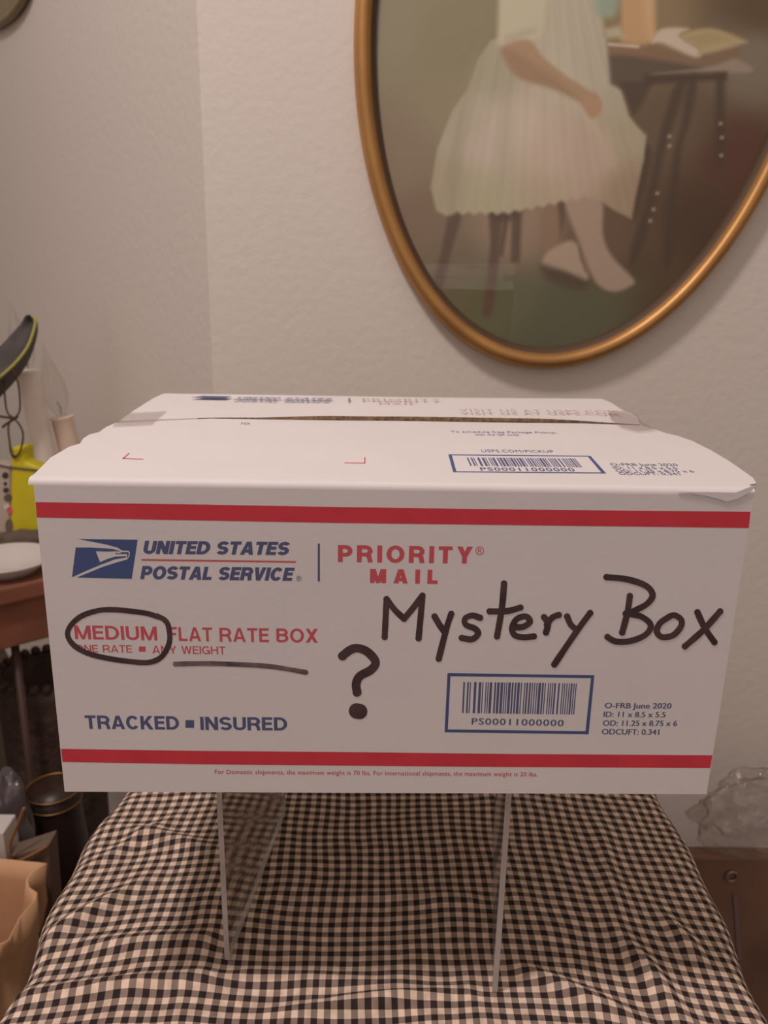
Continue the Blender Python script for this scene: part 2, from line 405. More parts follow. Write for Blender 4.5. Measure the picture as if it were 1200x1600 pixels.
# back flap, slightly lifted so that its raw corrugated edge shows along the seam
def hump(x):
    t = max(0, min(1, (x+.1)/.07)); u = max(0, min(1, (.142-x)/.07)); s = lambda q: q*q*(3-2*q)
    return .0023*s(t)*s(u)+.0001
seam = [(187,658),(330,652.9),(416,655.2),(533,656.8),(640,657.6),(740,659),(820,660.2),(910,661),(1000,663.5)]
sv = sm([g(*q) for q in seam], 6)
for i, p in enumerate(sv): p.y += .0006*noise.noise(Vector((p.x*160, 0, 3)))
bo = sv+[g(*q) for q in [(995.5,652),(985,645),(972,640.5),(955,629),(940,623),(660,621),(450,617.5),(256,614.7),(240,622),(209,641.5)]]
DEEP = max(p.y for p in sv)
BKY = max(p.y for p in bo)
def blift(p): return hump(p.x)*max(0, min(1, 1-(p.y-.14)/.07))
o = flap_from('back_flap', bo, blift, lambda p: p.center.y < .155 and -.105 < p.center.x < .139)
# clear tape over both ends of the seam
def patch(name, pts, m, z, t=.0003): return prism(name, [onz(x, y, z) for x, y in pts], Vector((0, 0, t)), m, BX)
patch('clear_tape', [(193,646),(261,642.5),(248,653),(237,663.5),(176,666.5)], M['tape'], H+.0006)
patch('clear_tape', [(950,642),(978,642.5),(995,650),(1003,660),(1026,671),(996,674),(972,668),(955,656)], M['tape'], H+.0012)

# ------------------------------------------------------------------ printing
def flat(name, polys, m, lift=-.00005):
    """printed shapes on the front panel; polys in picture measure met with the panel's plane"""
    v = []; fs = []
    for pl in polys:
        k = len(v)
        for x, y in pl: p = f(x, y); p.y = lift; v.append(p)
        fs.append(tuple(range(k, k+len(pl))))
    o = pyd(name, v, fs, m, BX, False, False)
    bm = bmesh.new(); bm.from_mesh(o.data); bmesh.ops.triangulate(bm, faces=bm.faces)
    for fc in bm.faces:
        fc.normal_update()
        if fc.normal.y > 0: fc.normal_flip()
    bm.to_mesh(o.data); bm.free()
    return o
def flat_top(name, polys, m, lift=.00008, z=None):
    v = []; fs = []
    for pl in polys:
        k = len(v)
        for x, y in pl: p = onz(x, y, (z or H)); p.z += lift; v.append(p)
        fs.append(tuple(range(k, k+len(pl))))
    o = pyd(name, v, fs, m, BX, False, False)
    bm = bmesh.new(); bm.from_mesh(o.data); bmesh.ops.triangulate(bm, faces=bm.faces)
    for fc in bm.faces:
        fc.normal_update()
        if fc.normal.z < 0: fc.normal_flip()
    bm.to_mesh(o.data); bm.free()
    return o
def text_mesh(s, bold=0, space=1):
    c = bpy.data.curves.new('txt', 'FONT'); c.body = s; c.size = 1; c.offset = bold; c.space_character = space; c.resolution_u = 3
    o = bpy.data.objects.new('txt', c); COL.objects.link(o)
    me = bpy.data.meshes.new_from_object(o.evaluated_get(bpy.context.evaluated_depsgraph_get()))
    bpy.data.objects.remove(o); bpy.data.curves.remove(c); return me
def glyph(ch, w):
    h = w/2; A = lambda cx_, cy_, rx, ry, a0, a1, n=14: [(cx_+rx*math.cos(math.radians(a0+(a1-a0)*i/n)), cy_+ry*math.sin(math.radians(a0+(a1-a0)*i/n))) for i in range(n+1)]
    mir = lambda L, W: [(W-x, y) for x, y in L]
    if ch == 'I': return w, [[(h,0),(h,1)]], []
    if ch == 'L': W = .55; return W, [[(h,1),(h,h),(W,h)]], []
    if ch == 'T': W = .62; return W, [[(0,1-h),(W,1-h)], [(W/2,1-h),(W/2,0)]], []
    if ch == 'E': W = .58; return W, [[(W,1-h),(h,1-h),(h,h),(W,h)], [(h,.52),(W-.04,.52)]], []
    if ch == 'F': W = .54; return W, [[(W,1-h),(h,1-h),(h,0)], [(h,.5),(W-.06,.5)]], []
    if ch == 'H': W = .70; return W, [[(h,0),(h,1)], [(W-h,0),(W-h,1)], [(h,.52),(W-h,.52)]], []
    if ch == 'N': W = .70; return W, [[(h,0),(h,1)], [(W-h,0),(W-h,1)]], [[(0,1),(w*1.1,1),(W,0),(W-w*1.1,0)]]
    if ch == 'M': W = .86; q = [(0,1),(w*1.2,1),(W/2+w*.42,0),(W/2-w*.42,0)]; return W, [[(h,0),(h,1)], [(W-h,0),(W-h,1)]], [q, mir(q, W)]
    if ch == 'A': W = .76; q = [(0,0),(w*1.05,0),(W/2+w*.3,1),(W/2-w*.58,1)]; return W, [[(W*.2,.28),(W*.8,.28)]], [q, mir(q, W)]
    if ch == 'V': W = .70; q = [(0,1),(w*1.06,1),(W/2+w*.3,0),(W/2-w*.56,0)]; return W, [], [q, mir(q, W)]
    if ch == 'W': W = 1.0; q = [(0,1),(w*1.02,1),(W*.27+w*.42,0),(W*.27-w*.5,0)]; r = [(W*.27-w*.42,0),(W*.27+w*.5,0),(W*.5+w*.4,1),(W*.5-w*.5,1)]; return W, [], [q, r, mir(q, W), mir(r, W)]
    if ch == 'X': W = .70; q = [(0,1),(w*1.25,1),(W,0),(W-w*1.25,0)]; return W, [], [q, mir(q, W)]
    if ch == 'Y': W = .70; q = [(0,1),(w*1.15,1),(W/2+w*.5,.38),(W/2-w*.5,.38)]; return W, [[(W/2,0),(W/2,.42)]], [q, mir(q, W)]
    if ch == 'K': W = .72; return W, [[(h,0),(h,1)]], [[(w,.28),(W-.02,1),(W-w*1.35,1),(w,.55)], [(W*.32,.50),(W*.53,.66),(W,0),(W-w*1.25,0)]]
    if ch == 'O': W = .80; return W, [A(W/2,.5,W/2-h,.5-h+.012,0,360,36)+['c']], []
    if ch == 'C': W = .74; return W, [A(W/2,.5,W/2-h,.5-h+.012,38,322,26)], []
    if ch == 'G': W = .77; return W, [A(W/2,.5,W/2-h,.5-h+.012,38,330,26), [(W*.52,.45),(W-h,.45),(W-h,.02)]], []
    if ch == 'D': W = .73; return W, [[(h,h),(h,1-h)]+A(W*.42,.5,W*.58-h,.5-h,90,-90)+['c']], []
    if ch == 'P': W = .65; y0 = .43; return W, [[(h,0),(h,1-h)]+A(W*.52,(1-h+y0)/2,W*.48-h,(1-h-y0)/2,90,-90)+[(w,y0)]], []
    if ch == 'R': W = .71; y0 = .46; return W, [[(h,0),(h,1-h)]+A(W*.55,(1-h+y0)/2,W*.43-h,(1-h-y0)/2,90,-90)+[(w,y0)], [(W*.48,y0),(W*.62,y0-.02),(W*.76,y0-.10),(W-h*1.3,.2),(W-h,0)]], []
    if ch == 'B': W = .69; y0 = .53; return W, [[(h,h),(h,1-h)]+A(W*.52,(1-h+y0)/2,W*.44-h,(1-h-y0)/2,90,-90)+[(h,y0)], [(h,y0)]+A(W*.52,(h+y0)/2,W*.48-h,(y0-h)/2,90,-90)+[(h,h)]], []
    if ch == 'S': W = .67; q = (.5-h)/2+.003; rx = W/2-h; return W, [A(W/2,.5+q,rx,q,22,270)+A(W/2,.5-q,rx,q,90,-158)[1:]], []
    if ch == 'U': W = .70; return W, [[(h,1)]+A(W/2,.34,W/2-h,.34-h,180,360,16)+[(W-h,1)]], []
    return .3, [], []
def caps(s, w, gap):
    V = []; F = []; x = 0
    for ch in s:
        lv = 0; W, st, po = glyph(ch, w)
        for L in st:
            cl = L[-1] == 'c'; P = [Vector((a, b, 0)) for a, b in (L[:-1] if cl else L)]
            P = [p for i, p in enumerate(P) if i == 0 or (p-P[i-1]).length > 1e-5]
            if cl and (P[0]-P[-1]).length < 1e-5: P.pop()
            n = len(P); k = len(V); lv += 1
            for i, p in enumerate(P):
                a = (p-P[i-1]).normalized() if (i or cl) else None; b = (P[(i+1) % n]-p).normalized() if (i < n-1 or cl) else None
                a = a or b; b = b or a
                na, nb = Vector((-a.y, a.x, 0)), Vector((-b.y, b.x, 0)); m_ = na+nb
                m_ = m_/max(m_.length_squared/2, .5)
                for sg in (w/2, -w/2): V.append((x+p.x+m_.x*sg, p.y+m_.y*sg, lv))
            for i in range(n if cl else n-1): j = (i+1) % n; F.append((k+2*i, k+2*i+1, k+2*j+1, k+2*j))
        for q in po: k = len(V); lv += 1; V += [(x+a, b, lv) for a, b in q]; F.append((k, k+1, k+2, k+3))
        x += W+gap
    return V, F
def capheight(bold):
    me = text_mesh('H', bold); ys = [v.co.y for v in me.vertices]; r = (min(ys), max(ys)); bpy.data.meshes.remove(me); return r
def lettering(name, items, m, plane='front', parent=None, top_z=None):
    """items: (string, x_left, y_base_left, x_right, y_base_right, cap_height, bold, shear, space)"""
    V = []; F = []
    for s, xl, yl, xr, yr, ch, bold, shear, space in items:
        if bold > .1:                                     # drawn sans capitals of stroke weight bold, letter gap space
            TV, TF = caps(s, bold, space); c0, c1 = 0, 1
        else:
            me = text_mesh(s, 0, space); c0, c1 = capheight(0); TV = []; TF = []
            for dx_ in ((-bold, 0, bold) if bold else (0,)):
                k = len(TV); TV += [(v.co.x+dx_, v.co.y, 1 if dx_ == 0 else 2+(dx_ > 0)) for v in me.vertices]; TF += [tuple(k+i for i in p.vertices) for p in me.polygons]
            bpy.data.meshes.remove(me)
        z = (top_z or H)
        un = (lambda x, y: f(x, y)) if plane == 'front' else (lambda x, y: onz(x, y, z))
        A, B = un(xl, yl), un(xr, yr); C_ = un(xl, yl-ch)
        e = B-A; up = Vector((0, 0, 1)) if plane == 'front' else Vector((0, 1, 0)); hh = (C_-A).dot(up)
        ys_ = hh/(c1-c0)
        xs = [a+shear*(b-c0) for a, b, _ in TV]; x0, x1 = min(xs), max(xs)
        k = len(V)
        for a, b, lvl in TV:
            p = A+e*((a+shear*(b-c0)-x0)/(x1-x0))+up*((b-c0)*ys_)
            if plane == 'front': p.y = -.00005-4e-6*lvl
            else: p.z = z+.00008+4e-6*lvl
            V.append(p)
        F += [tuple(k+i for i in q) for q in TF]
    o = pyd(name, V, F, m, parent or BX, False, False)
    bm = bmesh.new(); bm.from_mesh(o.data)
    for fc in bm.faces:
        fc.normal_update()
        if (fc.normal.y > 0 if plane == 'front' else fc.normal.z < 0): fc.normal_flip()
    bm.to_mesh(o.data); bm.free()
    return o
def strip(pts_top, pts_bot): return list(pts_top)+list(reversed(pts_bot))
flat('red_stripe', [strip([(55.6,784.5),(300,788),(520,792),(800,796),(1172.5,799.6)], [(57.5,808.5),(300,813),(520,817),(800,820.5),(1170,825)])], M['red'])
flat('red_stripe', [strip([(95.5,1170),(300,1173),(560,1175.2),(800,1178),(1113,1180)], [(97.8,1190.5),(300,1194),(560,1196.5),(800,1198.5),(1109.5,1200)])], M['red'])
E6 = lambda L: [(100+x/6, 830+y/6) for x, y in L]
flat('emblem', [E6([(128,72),(690,80),(635,446),(118,434),(240,384),(360,335),(480,296),(590,265),(611,240),(619,200),(602,182),(545,180),(500,152),(400,125),(260,97)]),
                E6([(110,152),(240,152),(360,158),(460,167),(533,187),(400,190),(298,187),(338,290),(400,262),(480,238),(580,233),(583,245),(480,262),(340,315),(210,370),(75,431)]),
                E6([(482,204),(525,207),(540,195),(600,195),(609,208),(597,246),(587,243),(596,213),(482,213)])], M['blue'])
lettering('lettering', [('UNITED STATES', 224.5,865.3,453.4,867.3,20.6,.235,.2,.045), ('POSTAL SERVICE', 219,904.8,461,907.6,20.6,.235,.2,.045),
    ('\u00ae', 463,908,471,908,8,0,0,1)], M['blue2'])['label'] = 'slanted dark blue capital lettering'
flat('red_rule', [[(221,873.3),(462.5,876.6),(462.5,879.2),(221,876)]], M['redtext'])
flat('blue_rule', [[(496.6,849.3),(499.8,849.3),(499.8,908.5),(496.4,908.5)]], M['blue2'])
lettering('lettering', [('PRIORITY', 528,878,737.5,880.5,26.5,.215,0,.20), ('\u00ae', 742.5,867,756,867.5,13,0,0,1), ('MAIL', 578,910.7,683.5,912.3,22,.25,0,.40)], M['redtext'])['label'] = 'large red bold lettering'
lettering('lettering', [('MEDIUM', 117.6,998.4,246,1000.5,21.5,.165,0,.10), ('FLAT', 264,1001,332,1002,21.5,.165,0,.10), ('RATE', 343.5,1002.3,420.3,1003.2,21.5,.165,0,.10), ('BOX', 432,1003.3,496.6,1004,21.5,.165,0,.10),
    ('ONE RATE', 118.5,1018.6,206.7,1019.6,11.4,.135,0,.10), ('ANY WEIGHT', 238.4,1021,352.4,1022.3,12.3,.135,0,.10)], M['redtext'])['label'] = 'red lettering of two sizes'
flat('square_bullet', [[(217.2,1010),(227.6,1010.2),(227.4,1018.2),(217,1018)]], M['redtext'])
lettering('lettering', [('TRACKED', 134,1138.6,280.4,1140,21,.19,0,.08), ('INSURED', 313.5,1140.4,449,1141.4,20.5,.19,0,.08)], M['blue2'])['label'] = 'dark blue bold lettering'
flat('square_bullet', [[(290,1125),(303.4,1125.2),(303.2,1137.3),(289.6,1137)]], M['blue2'])
lettering('fine_print', [('For Domestic shipments, the maximum weight is 70 lbs. For international shipments, the maximum weight is 20 lbs.', 335.8,1209,839.8,1213,6.6,.012,0,1.05)], M['redtext'])
def barcode_bars(n, seed):
    r = random.Random(seed); out = []; x = 0; pat = []
    for i in range(n):
        wd = r.choice([1, 1, 1, 1.6, 2.4]); gp = r.choice([1, 1, 1.2, 2.2]) if i != 2 else 3
        pat.append((x, x+wd)); x += wd+gp
    t = pat[-1][1]; return [(a/t, b/t) for a, b in pat]
BARS = barcode_bars(40, 11)
lerp = lambda a, b, t: (a[0]+(b[0]-a[0])*t, a[1]+(b[1]-a[1])*t)
def frame_quads(o4, i4): return [[o4[i], o4[(i+1) % 4], i4[(i+1) % 4], i4[i]] for i in range(4)]
flat('barcode_frame', frame_quads([(699.2,1051.6),(928.6,1055),(919.6,1147.2),(694.6,1144)], [(703.8,1056.4),(923.4,1059.4),(914.8,1142.4),(699.7,1139.6)]), M['blue'])
def bars(tl, tr, bl_, br_): return [[lerp(tl, tr, a), lerp(tl, tr, b), lerp(bl_, br_, b), lerp(bl_, br_, a)] for a, b in BARS]
flat('barcode', bars((724,1065.5),(901.3,1067.6),(721.8,1114),(897,1116.3)), M['blue2'])
lettering('lettering', [('PS00011000000', 736.7,1131.7,880.3,1134.6,9.8,.014,0,1.12)], M['blue2'])['label'] = 'number printed under the barcode'
lettering('lettering', [('O-FRB June 2020', 944.5,1106.3,1048.8,1107,8.3,.022,0,1), ('ID: 11 x 8.5 x 5.5', 942.6,1120,1039.6,1120.6,8.2,.022,0,1),
    ('OD: 11.25 x 8.75 x 6', 941.4,1133.8,1057.6,1134.4,8.4,.022,0,1), ('ODCUFT: 0.341', 939.9,1147.2,1029.7,1148,8.4,.022,0,1)], M['blue2'])['label'] = 'small blue size lettering'

# ------------------------------------------------------------------ marker handwriting
def strokes(name, lines, wid, m, lift=-.00012):
    V = []; F = []
    for li, L in enumerate(lines):
        P = sm([Vector((x, y, 0)) for x, y in L], 8) if len(L) > 1 else [Vector((L[0][0], L[0][1], 0))]*2
        n = len(P); k = len(V); y0 = lift-.000006*li
        for i, p in enumerate(P):
            t = (P[min(i+1, n-1)]-P[max(i-1, 0)]); t = t.normalized() if t.length else Vector((1, 0, 0)); s = Vector((-t.y, t.x, 0))
            hw = wid/2*(1+.10*noise.noise(Vector((p.x*.05, p.y*.05, li))))
            for sg in (1, -1):
                q = p+s*hw*sg; r = f(q.x, q.y); r.y = y0; V.append(r)
        F += [(k+2*i, k+2*i+1, k+2*i+3, k+2*i+2) for i in range(n-1)]
        for ei, e in enumerate((P[0], P[-1])):
            k = len(V)
            for a in range(16):
                r = f(e.x+wid*.53*math.cos(2*PI*a/16), e.y+wid*.53*math.sin(2*PI*a/16)); r.y = y0-.000002*(ei+1); V.append(r)
            F.append(tuple(range(k, k+16)))
    o = pyd(name, V, F, m, BX, False, False)
    bm = bmesh.new(); bm.from_mesh(o.data)
    for fc in bm.faces:
        fc.normal_update()
        if fc.normal.y > 0: fc.normal_flip()
    bm.to_mesh(o.data); bm.free()
    return o
K2 = lambda L: [(580+x/2, 860+y/2) for x, y in L]
K3 = lambda L: [(500+x/3.75, 820+y/3.75) for x, y in L]
K5 = lambda L: [(50+x/2.553, 780+y/2.553) for x, y in L]
strokes('marker_writing', [K2(q) for q in [
    [(48,152),(45,210),(42,270)], [(48,152),(75,187),(103,213)], [(103,213),(132,178),(160,141)], [(160,141),(154,210),(148,274)],
    [(198,206),(212,230),(226,250)], [(250,198),(236,240),(211,338)],
    [(340,210),(315,203),(293,213),(296,232),(324,244),(334,260),(315,277),(283,273)],
    [(415,103),(408,180),(393,268)], [(370,190),(425,189),(466,178)],
    [(445,240),(475,238),(496,222),(483,206),(455,214),(440,242),(448,264),(475,271),(508,268)],
    [(540,208),(552,228),(546,256)], [(549,232),(565,210),(586,201)],
    [(612,206),(624,232),(642,247)], [(684,195),(640,255),(572,356)],
    [(735,83),(800,90),(858,110),(879,138),(862,166),(822,188),(795,197)], [(808,142),(800,195),(784,256)],
    [(795,197),(843,206),(873,232),(858,262),(812,282),(765,284),(738,270)],
    [(932,206),(903,226),(892,252),(908,270),(942,265),(966,240),(969,217),(948,202),(932,206)],
    [(1019,193),(1042,242),(1072,286)], [(1090,190),(1038,248),(980,299)]]], 9.6, M['marker'])
strokes('question_mark', [K3([(132,768),(170,737),(215,722),(275,742),(325,800),(300,848),(235,885),(212,930),(217,980)])], 13.6, M['marker'])
strokes('question_dot', [K3([(214,1090),(232,1093)])], 23, M['marker'])
strokes('marker_ring', [K5([(500,468),(440,452),(300,440),(210,460),(160,497),(142,538),(165,580),(220,613),(300,634),(400,648),(470,650),(520,625),(548,570),(545,510),(530,482),(500,466)])], 8.4, M['marker'])
strokes('marker_underline', [K5([(572,657),(700,655),(850,660),(960,668),(1092,690)])], 7.6, M['markerfaint'])

# ------------------------------------------------------------------ printing on the top flaps
flat_top('corner_mark', [[(191,717),(200.6,708.2),(203,708.2),(193.6,717)], [(191,717),(191.5,715.6),(224,717.2),(224,718.2)]], M['redtext'])
flat_top('corner_mark', [[(538,722.8),(570.7,723.2),(570.7,724.4),(538,723.8)], [(568.9,723.6),(570.9,723.6),(570.9,714.6),(569.1,714.6)]], M['redtext'])
flat_top('barcode_frame', frame_quads([(700.5,710),(922.5,712.4),(947.2,740),(708,738)], [(706,711.4),(918.5,713.6),(939.6,738.5),(713,736.6)]), M['blue'])
flat_top('barcode', bars((729,715),(898,716.5),(735,728),(910,730.4)), M['blue2'])
lettering('lettering', [('PS00011000000', 751.5,735.4,899.5,736.6,4.9,.012,0,1.12)], M['blue2'], 'top')['label'] = 'number under the barcode on the top'
lettering('lettering', [('O-FRB June 2020', 955.5,727.6,1061,728.2,3.6,.008,0,1), ('ID: 11 x 8.5 x 5.5', 960,732.8,1060,733.4,3.6,.008,0,1),
    ('OD: 11.25 x 8.75 x 6', 964,737.7,1086,738.4,3.6,.008,0,1), ('ODCUFT: 0.341', 969,742,1064.7,742.6,3.7,.008,0,1)], M['blue2'], 'top')['label'] = 'small size lettering on the top'
lettering('lettering', [('To schedule free Package Pickup,', 704.5,676,871,677.5,2.8,0,0,1), ('scan the QR code.', 743.5,680.4,812.5,681,2.8,0,0,1)], M['blue2'], 'top')['label'] = 'small pickup lettering on the top'
lettering('lettering', [('USPS.COM/PICKUP', 753,706.6,866.5,707.6,4,0,0,1.05)], M['blue2'], 'top')['label'] = 'web address on the top'
lettering('lettering', [('TO:', 374,663.5,390,663.7,3,.01,0,1)], M['blue2'], 'top')['label'] = 'tiny word on the top'
zb = H+.0013
lettering('lettering', [('VISIT US AT USPS.COM', 719.5,643.5,968,646.5,4.6,0,0,1.15)], M['palebrown'], 'top', None, H+.0022)['label'] = 'faint brown lettering on the back flap'
flat_top('emblem', [[(298,621.5),(318,618.6),(363,619.6),(352,622.6)]], M['blue'], .00008, zb)
lettering('lettering', [('UNITED STATES', 370,622.6,520,624.4,2.1,.22,.2,.08), ('POSTAL SERVICE', 364,625.4,516,627,2.1,.22,.2,.08)], M['blue2'], 'top', None, zb)['label'] = 'blue lettering on the back flap'
flat_top('blue_rule', [[(545,622),(547.5,622),(546.5,627),(544,627)]], M['blue2'], .00008, zb)
lettering('lettering', [('PRIORITY', 566,625.2,690,626.4,2.4,.01,0,1.1), ('MAIL', 592,629.2,650,629.7,2.2,.01,0,1.2)], M['palebrown'], 'top', None, zb)['label'] = 'faint red lettering on the back flap'

# ================================================================== THE OVAL PICTURE
PYp = .492
EC = Vector((.1733, 0, .4448)); EA, EB, ETH = .2044, .3138, -.1195
def ell(t, da, y):
    a, b = (EA+da)*math.cos(t), (EB+da)*math.sin(t); c, s = math.cos(ETH), math.sin(ETH)
    return Vector((EC.x+a*c-b*s, y, EC.z+a*s+b*c))
PIC = thing('oval_picture', 'gilt oval framed picture of a seated girl in a white dress hung on the wall', 'picture', (EC.x, WY, EC.z-EB))
NS = 160
# rail profile: (offset from the outer ellipse, distance from the wall)
prof = [(-.0005, 0), (0, .004), (-.0002, .009), (-.0016, .014), (-.0046, .0178), (-.0086, .0192), (-.0122, .0178), (-.0144, .0145), (-.0152, .0112), (-.0158, .0105)]
V = []; F = []
for i in range(NS):
    for d, h in prof: V.append(ell(2*PI*i/NS, d, WY-h))
n = len(prof)
for i in range(NS):
    for k in range(n-1):
        j = (i+1) % NS; F.append((i*n+k, i*n+k+1, j*n+k+1, j*n+k))
pyd('frame_rail', V, F, M['gold'], PIC, True)
V = []; F = []
pr = [(-.0150, .0115), (-.0164, .0110), (-.0176, .0085), (-.0205, .0055), (-.0205, .003)]
for i in range(NS):
    for d, h in pr: V.append(ell(2*PI*i/NS, d, WY-h))
n = len(pr)
for i in range(NS):
    for k in range(n-1):
        j = (i+1) % NS; F.append((i*n+k, i*n+k+1, j*n+k+1, j*n+k))
pyd('rabbet', V, F, M['gilt_dark'], PIC, True)
# glass: a shallow dome
V = [ell(0, -.5, 0)]; V[0] = Vector((EC.x, WY-.024, EC.z)); F = []
RINGS = 24
for r in range(1, RINGS+1):
    q = r/RINGS
    for i in range(NS):
        e = ell(2*PI*i/NS, -.0185, 0); V.append(Vector((EC.x+(e.x-EC.x)*q, WY-.0065-.0175*(1-q*q), EC.z+(e.z-EC.z)*q)))
F += [(0, 1+i, 1+(i+1) % NS) for i in range(NS)]
for r in range(RINGS-1):
    for i in range(NS):
        a, b = 1+r*NS+i, 1+r*NS+(i+1) % NS; F.append((a, a+NS, b+NS, b))
pyd('domed_glass', V, F, M['glass'], PIC, True)
# the print: painted as a colour attribute of the flat sheet
st = .0011
gx = np.arange(EC.x-EA-.01, EC.x+EA+.012, st); gz = np.arange(EC.z-EB-.0, EC.z+EB+.0, st)
GX, GZ = np.meshgrid(gx, gz); YP = WY-.004
d = np.stack([GX-CAM[0], np.full_like(GX, YP-CAM[1]), GZ-CAM[2]], -1)
dep = d@FX; PX = 600+FPX*(d@RX)/dep; PY = 800-FPX*(d@UX)/dep
def sd(poly):
    P = np.array(poly, float); n = len(P); best = np.full(PX.shape, 1e9); ins = np.zeros(PX.shape, bool)
    for i in range(n):
        (x0, y0), (x1, y1) = P[i], P[(i+1) % n]; ex, ey = x1-x0, y1-y0
        t = np.clip(((PX-x0)*ex+(PY-y0)*ey)/(ex*ex+ey*ey+1e-9), 0, 1)
        best = np.minimum(best, np.hypot(PX-x0-t*ex, PY-y0-t*ey))
        if y0 != y1:
            cnd = ((y0 > PY) != (y1 > PY)) & (PX < (x1-x0)*(PY-y0)/(y1-y0)+x0); ins ^= cnd
    return np.where(ins, best, -best)
def rbf(bl):
    num = np.zeros(PX.shape+(3,)); den = np.zeros(PX.shape)+1e-12
    for x, y, c in bl:
        wt = 1/(((PX-x)**2+(PY-y)**2)/1e4+.08)**2; num += wt[..., None]*np.array(c, float); den += wt
    return num/den[..., None]
img = rbf([(610,40,(120,108,86)),(700,60,(116,104,78)),(700,-200,(110,98,72)),(1000,-200,(95,78,55)),(620,250,(116,98,78)),(720,170,(122,108,84)),(660,340,(110,88,70)),(800,350,(128,104,84)),(1000,40,(118,97,68)),
  (1050,200,(88,71,52)),(1150,250,(78,50,38)),(1180,90,(108,94,76)),(1100,350,(70,51,37)),(1000,430,(74,58,42)),(900,500,(74,70,50)),(780,480,(90,84,60)),(700,430,(100,86,66)),(850,545,(70,68,48)),(1190,10,(82,62,40)),(960,390,(92,70,52))])
def paint(poly, col, soft=3, op=1.0, rnd=True):
    global img
    if rnd and len(poly) > 4: poly = [(p.x, p.y) for p in sm([Vector((x, y, 0)) for x, y in poly], 4, True)]
    soft = soft*1.7
    a = np.clip(sd(poly)/soft*.5+.5, 0, 1); a = (a*a*(3-2*a)*op)[..., None]
    c = col if isinstance(col, np.ndarray) else np.array(col, float)
    img = img*(1-a)+c*a
# behind: rug, chair legs, table
paint([(640,440),(1010,440),(960,560),(720,560)], (84,80,56), 20, .6)
for L in ([(703,330),(722,330),(706,390),(690,452),(676,446),(690,390)], [(765,330),(786,330),(783,365),(776,440),(768,490),(754,490),(760,440),(766,380)], [(788,330),(797,330),(786,400),(778,400)], [(800,328),(816,326),(812,410),(798,410)], [(868,312),(884,310),(882,345),(872,378)]):
    paint(L, (84,64,52), 3, .95)
paint([(760,333),(775,345),(800,345),(815,330)], (70,52,42), 4, .6)
paint([(950,68),(1000,73),(1020,68),(1085,92),(1148,72),(1150,92),(1085,106),(1050,114),(950,88)], (112,86,64), 3)
paint([(947,86),(1085,104),(1088,116),(1005,130),(955,132)], (80,66,53), 4)
paint([(1018,116),(1090,108),(1130,98),(1150,92),(1176,112),(1090,114)], (130,110,92), 3)
paint([(1005,118),(1135,113),(1135,124),(1010,132)], (66,52,40), 4)
for L in ([(968,132),(1000,128),(1020,124),(995,175),(985,172)], [(1056,130),(1072,130),(1040,230),(1020,330),(998,402),(984,402),(1012,300),(1034,200)], [(1075,125),(1089,125),(1078,190),(1064,240),(1052,400),(1036,400),(1050,260),(1066,190)], [(1118,115),(1133,115),(1132,262),(1118,262)], [(1006,230),(1018,240),(1005,300),(992,345),(996,290)]):
    paint(L, (66,51,40), 4, .85)
for x, y in ((1046,213),(1046,228),(1126,193),(1128,215),(1127,243),(1027,302),(1021,327),(1016,345)):
    paint([(x-2.2,y-2),(x+2.2,y-2),(x+2.2,y+2),(x-2.2,y+2)], (150,132,112), 2)
# legs and shoes
paint([(848,320),(870,320),(874,378),(858,402),(846,372)], (120,95,74), 4)
paint([(884,310),(938,312),(942,365),(956,400),(990,436),(984,448),(958,456),(930,440),(905,380)], (142,118,98), 3)
paint([(858,392),(895,376),(914,410),(917,438),(880,424),(848,414)], (146,123,102), 3)
paint([(846,414),(880,424),(916,440),(905,452),(858,438)], (72,56,44), 5, .8)
paint([(905,388),(912,410),(916,425),(908,405)], (80,60,48), 3)
# head and hair of the sitter, above the part the photograph shows
th = np.linspace(0, 2*PI, 24)[:-1]
paint([(880+50*math.cos(a), -215+62*math.sin(a)) for a in th], (86,60,38), 8)
paint([(893+34*math.cos(a), -205+46*math.sin(a)) for a in th], (160,126,94), 5)
paint([(865,-170),(915,-170),(920,-120),(865,-120)], (155,122,92), 6)
# skirt
hem = [(697,337)]+[(x, 331+(0 if i % 2 else 5)-(max(0, x-790))*.20) for i, x in enumerate(range(705, 930, 9))]+[(940,316),(962,330),(987,342)]
skirt = [(790,55),(767,63),(747,93),(730,140),(707,173),(683,233),(673,293),(682,330)]+hem+[(992,312),(1006,250),(1010,212),(995,196),(982,180),(970,142),(951,130),(945,60)]
sk = rbf([(720,200,(148,134,112)),(700,280,(142,126,102)),(800,200,(168,148,128)),(760,230,(164,144,126)),(860,250,(164,142,122)),(760,300,(150,136,108)),(920,250,(158,134,114)),(980,200,(146,130,104)),(985,300,(134,112,88)),(880,120,(160,144,122)),(930,100,(152,138,116)),(770,110,(140,128,104)),(850,300,(152,132,108))])
streak = 1.8*np.sin((PX-860)/(PY+260)*95+.8)*np.clip((330-PY)/200, 0, 1)+1.2*np.sin((PX-840)/(PY+300)*210)
paint(skirt, sk+streak[..., None], 2.2, 1, False)
paint([(735,100),(748,95),(722,200),(712,320),(700,320),(706,220)], (128,114,90), 8, .5)
paint([(785,130),(800,160),(800,230),(785,300),(778,230)], (140,128,106), 10, .45)
paint([(905,165),(945,210),(955,260),(935,210)], (178,156,140), 10, .4)
paint([(945,140),(968,143),(978,180),(965,195),(948,180)], (148,136,112), 6, .8)
